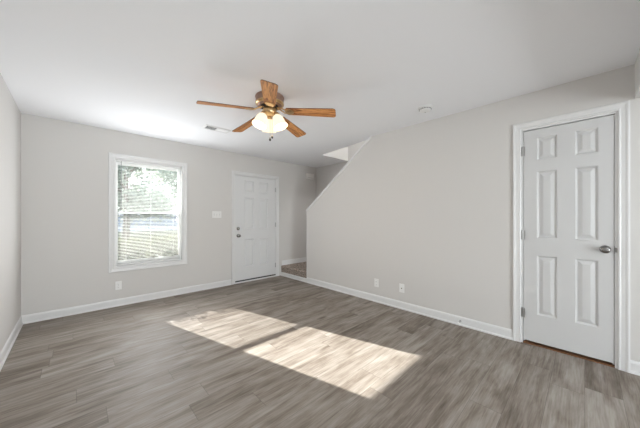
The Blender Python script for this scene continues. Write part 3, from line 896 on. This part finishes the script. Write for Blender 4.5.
ZBL = -0.136
pitch_ = R(-12)
blade_outline = []
r0_, r1_ = 0.170, 0.665
hw0, hw1 = 0.052, 0.068
for ang_ in range(90, -1, -15):
    a_ = R(ang_)
    blade_outline.append((r1_ - 0.028 + 0.028 * math.cos(a_), hw1 - 0.028 + 0.028 * math.sin(a_)))
top_ = blade_outline
outline = [(r0_ + 0.012, hw0), ] + top_ + [(x_, -y_) for x_, y_ in reversed(top_)] + [(r0_ + 0.012, -hw0), (r0_, -hw0 + 0.016), (r0_, hw0 - 0.016)]
proto = None
for k, az in enumerate((92.9, 164.9, 236.9, 308.9, 20.9)):
    if proto is None:
        # blade
        bm = bmesh.new()
        lo = [bm.verts.new((x_, y_, -0.003)) for x_, y_ in outline]
        hi = [bm.verts.new((x_, y_, 0.003)) for x_, y_ in outline]
        bm.faces.new(lo).material_index = 0
        bm.faces.new(hi).material_index = 0
        for q in range(len(outline)):
            bm.faces.new((lo[q], lo[(q + 1) % len(outline)], hi[(q + 1) % len(outline)], hi[q])).material_index = 1
        bl = obj('fan_blade', bm, [M_OAK, M_OAKEDGE], fan)
        # iron: arm from the flywheel and a shaped plate below the blade
        bm = bmesh.new()
        pts = [(0.162, 0.026), (0.185, 0.040), (0.215, 0.042), (0.240, 0.028), (0.252, 0.0)]
        pl = pts + [(x_, -y_) for x_, y_ in reversed(pts[:-1])]
        lo = [bm.verts.new((x_, y_, -0.0085)) for x_, y_ in pl]
        hi = [bm.verts.new((x_, y_, -0.0035)) for x_, y_ in pl]
        bm.faces.new(lo); bm.faces.new(hi)
        for q in range(len(pl)):
            bm.faces.new((lo[q], lo[(q + 1) % len(pl)], hi[(q + 1) % len(pl)], hi[q]))
        for s_ in (-1, 1):
            tube(bm, [(0.070, s_ * 0.010, 0.034), (0.100, s_ * 0.018, 0.026), (0.128, s_ * 0.028, 0.012), (0.150, s_ * 0.030, 0.000), (0.180, s_ * 0.024, -0.006)], [0.008, 0.007, 0.006, 0.006, 0.005], 10)
        iron = obj('blade_iron', bm, M_BRASS, bl, smooth=False)
        scs = []
        for x_, y_ in ((0.190, 0.022), (0.190, -0.022), (0.232, 0.0)):
            bm = bmesh.new()
            lathe(bm, [(0, -0.0085), (0.006, -0.0085), (0.005, -0.0115), (0, -0.0125)], 12, Matrix.Translation((x_, y_, 0)))
            scs.append(obj('blade_screw', bm, M_BRASS, bl))
        proto = (bl, iron, *scs)
        b_o = bl
    else:
        b_o = proto[0].copy(); COL.objects.link(b_o); b_o.parent = fan
        for c_ in proto[1:]:
            cc = c_.copy(); COL.objects.link(cc); cc.parent = b_o
    b_o.location = (0, 0, ZBL)
    b_o.rotation_euler = (Matrix.Rotation(R(az), 3, 'Z') @ Matrix.Rotation(R(5.0), 3, 'Y') @ Matrix.Rotation(pitch_, 3, 'X')).to_euler()

# light kit: three arms with frosted bell shades
LZ = -0.172
for k, az in enumerate((-60, 60, 180)):
    dr = Vector((math.cos(R(az)), math.sin(R(az)), 0))
    arm = bmesh.new()
    p0 = Vector((0, 0, LZ + 0.010)) + dr * 0.030
    p1 = Vector((0, 0, LZ + 0.012)) + dr * 0.042
    axis = (dr * 0.38 + Vector((0, 0, -0.925))).normalized()
    p2 = p1 + dr * 0.018 + Vector((0, 0, -0.004))
    p3 = p2 + axis * 0.015
    tube(arm, [p0, p1, p2, p3], [0.010, 0.009, 0.010, 0.020], 14)
    la = obj('lamp_arm', arm, M_BRASS, fan, smooth=True)
    zax = axis
    xax = Vector((0, 0, 1)).cross(zax).normalized()
    yax = zax.cross(xax)
    mt = frame_from(p3, xax, yax, zax)
    bm = bmesh.new()
    lathe(bm, [(0.024, -0.004), (0.026, 0.000), (0.026, 0.016), (0.024, 0.020)], 24, mt, close=False)
    obj('shade_fitter', bm, M_BRASS, la, smooth=True)
    bm = bmesh.new()
    prof = [(0.024, 0.004), (0.032, 0.012), (0.052, 0.024), (0.066, 0.044), (0.074, 0.068), (0.079, 0.092), (0.088, 0.112), (0.092, 0.118), (0.0885, 0.117), (0.076, 0.092), (0.071, 0.068), (0.063, 0.046), (0.049, 0.027), (0.029, 0.016), (0.021, 0.006)]
    prof = [(a_ * 0.80, b_ * 1.22) for a_, b_ in prof]
    lathe(bm, prof, 36, mt, close=False)
    sh = obj('glass_shade', bm, M_SHADE, la, smooth=True)
    bm = bmesh.new()
    lathe(bm, [(0, 0.012), (0.012, 0.014), (0.014, 0.030), (0.024, 0.052), (0.026, 0.066), (0.020, 0.082), (0, 0.090)], 20, mt)
    obj('bulb', bm, M_BULB, la, smooth=True)
    pl_ = light('fan_bulb_light', 'POINT', mt @ Vector((0, 0, 0.135)), 3.0, (1.0, 0.80, 0.55), shadow_soft_size=0.03)
    pl_.parent = fan
# pull chains with dark fobs
for (cx, cy, zl_, nm) in ((-0.030, -0.052, -0.420, 'pull_chain'), (-0.012, -0.062, -0.395, 'pull_chain')):
    bm = bmesh.new()
    z_ = -0.180
    while z_ > zl_:
        lathe(bm, [(0, z_ + 0.0022), (0.0018, z_ + 0.0012), (0.0018, z_ - 0.0012), (0, z_ - 0.0022)], 6, Matrix.Translation((cx, cy, 0)))
        z_ -= 0.0046
    c_ = obj(nm, bm, M_BRASS, fan)
    bm = bmesh.new()
    lathe(bm, [(0, zl_), (0.004, zl_ - 0.003), (0.009, zl_ - 0.020), (0.010, zl_ - 0.028), (0.006, zl_ - 0.036), (0, zl_ - 0.038)], 16, Matrix.Translation((cx, cy, 0)))
    obj('chain_fob', bm, M_BLACK, c_, smooth=True)

# ------------------------------------------------------------------ outside
tag(boxes('ground', [(-60, 90, D + 0.20, 34, -0.35, -0.25)], M_GRASS), 'lawn outside the window', 'lawn', kind='structure')
tag(boxes('street', [(-60, 90, 34, 90, -0.34, -0.26)], M_ROAD), 'pale street beyond the lawn', 'street', kind='structure')


def leaves(bm, n, fn, size):
    for _ in range(n):
        c = fn()
        d = Vector((random.gauss(0, 1), random.gauss(0, 1), random.gauss(0, 1))).normalized()
        e_ = d.orthogonal().normalized()
        e_ = Matrix.Rotation(random.uniform(0, 6.28), 3, d) @ e_
        f_ = d.cross(e_)
        s_ = size * random.uniform(0.6, 1.2)
        q = [bm.verts.new(c + e_ * s_ * a_ + f_ * s_ * b_ * 0.5) for a_, b_ in ((-1, 0), (0, -1), (1, 0), (0, 1))]
        bm.faces.new(q)


# clipped hedge right under the window, each shrub its own thing
for k in range(6):
    cx = -1.0 + 0.74 * k
    cy = 5.10 + random.uniform(-0.03, 0.03)
    top = (0.90, 0.915, 0.90, 0.92, 0.90, 0.91)[k]
    sb = tag(empty('hedge_shrub', (cx, cy, -0.25)), 'dense green shrub in the hedge outside the window', 'shrub', 'hedge shrubs under the window')
    zc = (top + 0.25) / 2

    def fn():
        while True:
            v = Vector((random.uniform(-1, 1), random.uniform(-1, 1), random.uniform(-1, 1)))
            l_ = (abs(v.x) ** 8 + abs(v.y) ** 4 + abs(v.z) ** 8) ** (1 / 8)
            if 0.72 < l_ < 1.0 + random.uniform(0, 0.05):
                return Vector((v.x * 0.35, v.y * 0.30, zc + v.z * zc))
    bm = bmesh.new()
    leaves(bm, 6500, fn, 0.024)
    obj('foliage', bm, M_HEDGE, sb)
    bm = bmesh.new()
    for q in range(5):
        a_ = q * 1.3
        tube(bm, [(0, 0, 0.0), (0.10 * math.cos(a_), 0.08 * math.sin(a_), 0.45), (0.22 * math.cos(a_), 0.16 * math.sin(a_), 0.95)], [0.016, 0.011, 0.005], 6)
    obj('stem', bm, M_BARK, sb)

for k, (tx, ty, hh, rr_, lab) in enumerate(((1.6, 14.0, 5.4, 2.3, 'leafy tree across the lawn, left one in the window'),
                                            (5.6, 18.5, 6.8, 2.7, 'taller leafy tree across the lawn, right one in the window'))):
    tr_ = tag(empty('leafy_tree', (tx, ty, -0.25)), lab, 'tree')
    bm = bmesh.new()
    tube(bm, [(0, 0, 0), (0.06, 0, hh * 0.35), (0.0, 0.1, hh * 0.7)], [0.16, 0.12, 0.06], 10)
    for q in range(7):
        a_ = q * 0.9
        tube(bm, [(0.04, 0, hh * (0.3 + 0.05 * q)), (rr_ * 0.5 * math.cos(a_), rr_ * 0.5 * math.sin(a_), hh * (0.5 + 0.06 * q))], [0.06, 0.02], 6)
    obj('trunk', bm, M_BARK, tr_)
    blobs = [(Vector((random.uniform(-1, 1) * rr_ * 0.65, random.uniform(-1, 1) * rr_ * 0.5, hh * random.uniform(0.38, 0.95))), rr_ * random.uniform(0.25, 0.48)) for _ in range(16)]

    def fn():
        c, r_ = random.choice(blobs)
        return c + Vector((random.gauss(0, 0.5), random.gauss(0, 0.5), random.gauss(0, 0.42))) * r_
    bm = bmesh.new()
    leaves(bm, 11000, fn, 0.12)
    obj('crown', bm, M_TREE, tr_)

hb = tag(empty('neighbour_house', (10, 60, -0.25)), 'low blue-grey house across the street seen through the window', 'house')
boxes('wall', [(-16, 22, 0, 6, 0, 1.9)], M_BLUE, hb)
bm = bmesh.new()
prism(bm, [(-0.5, 1.9), (6.5, 1.9), (3, 3.0)], -16.5, 22.5)
obj('roof', bm, M_ROOF, hb)
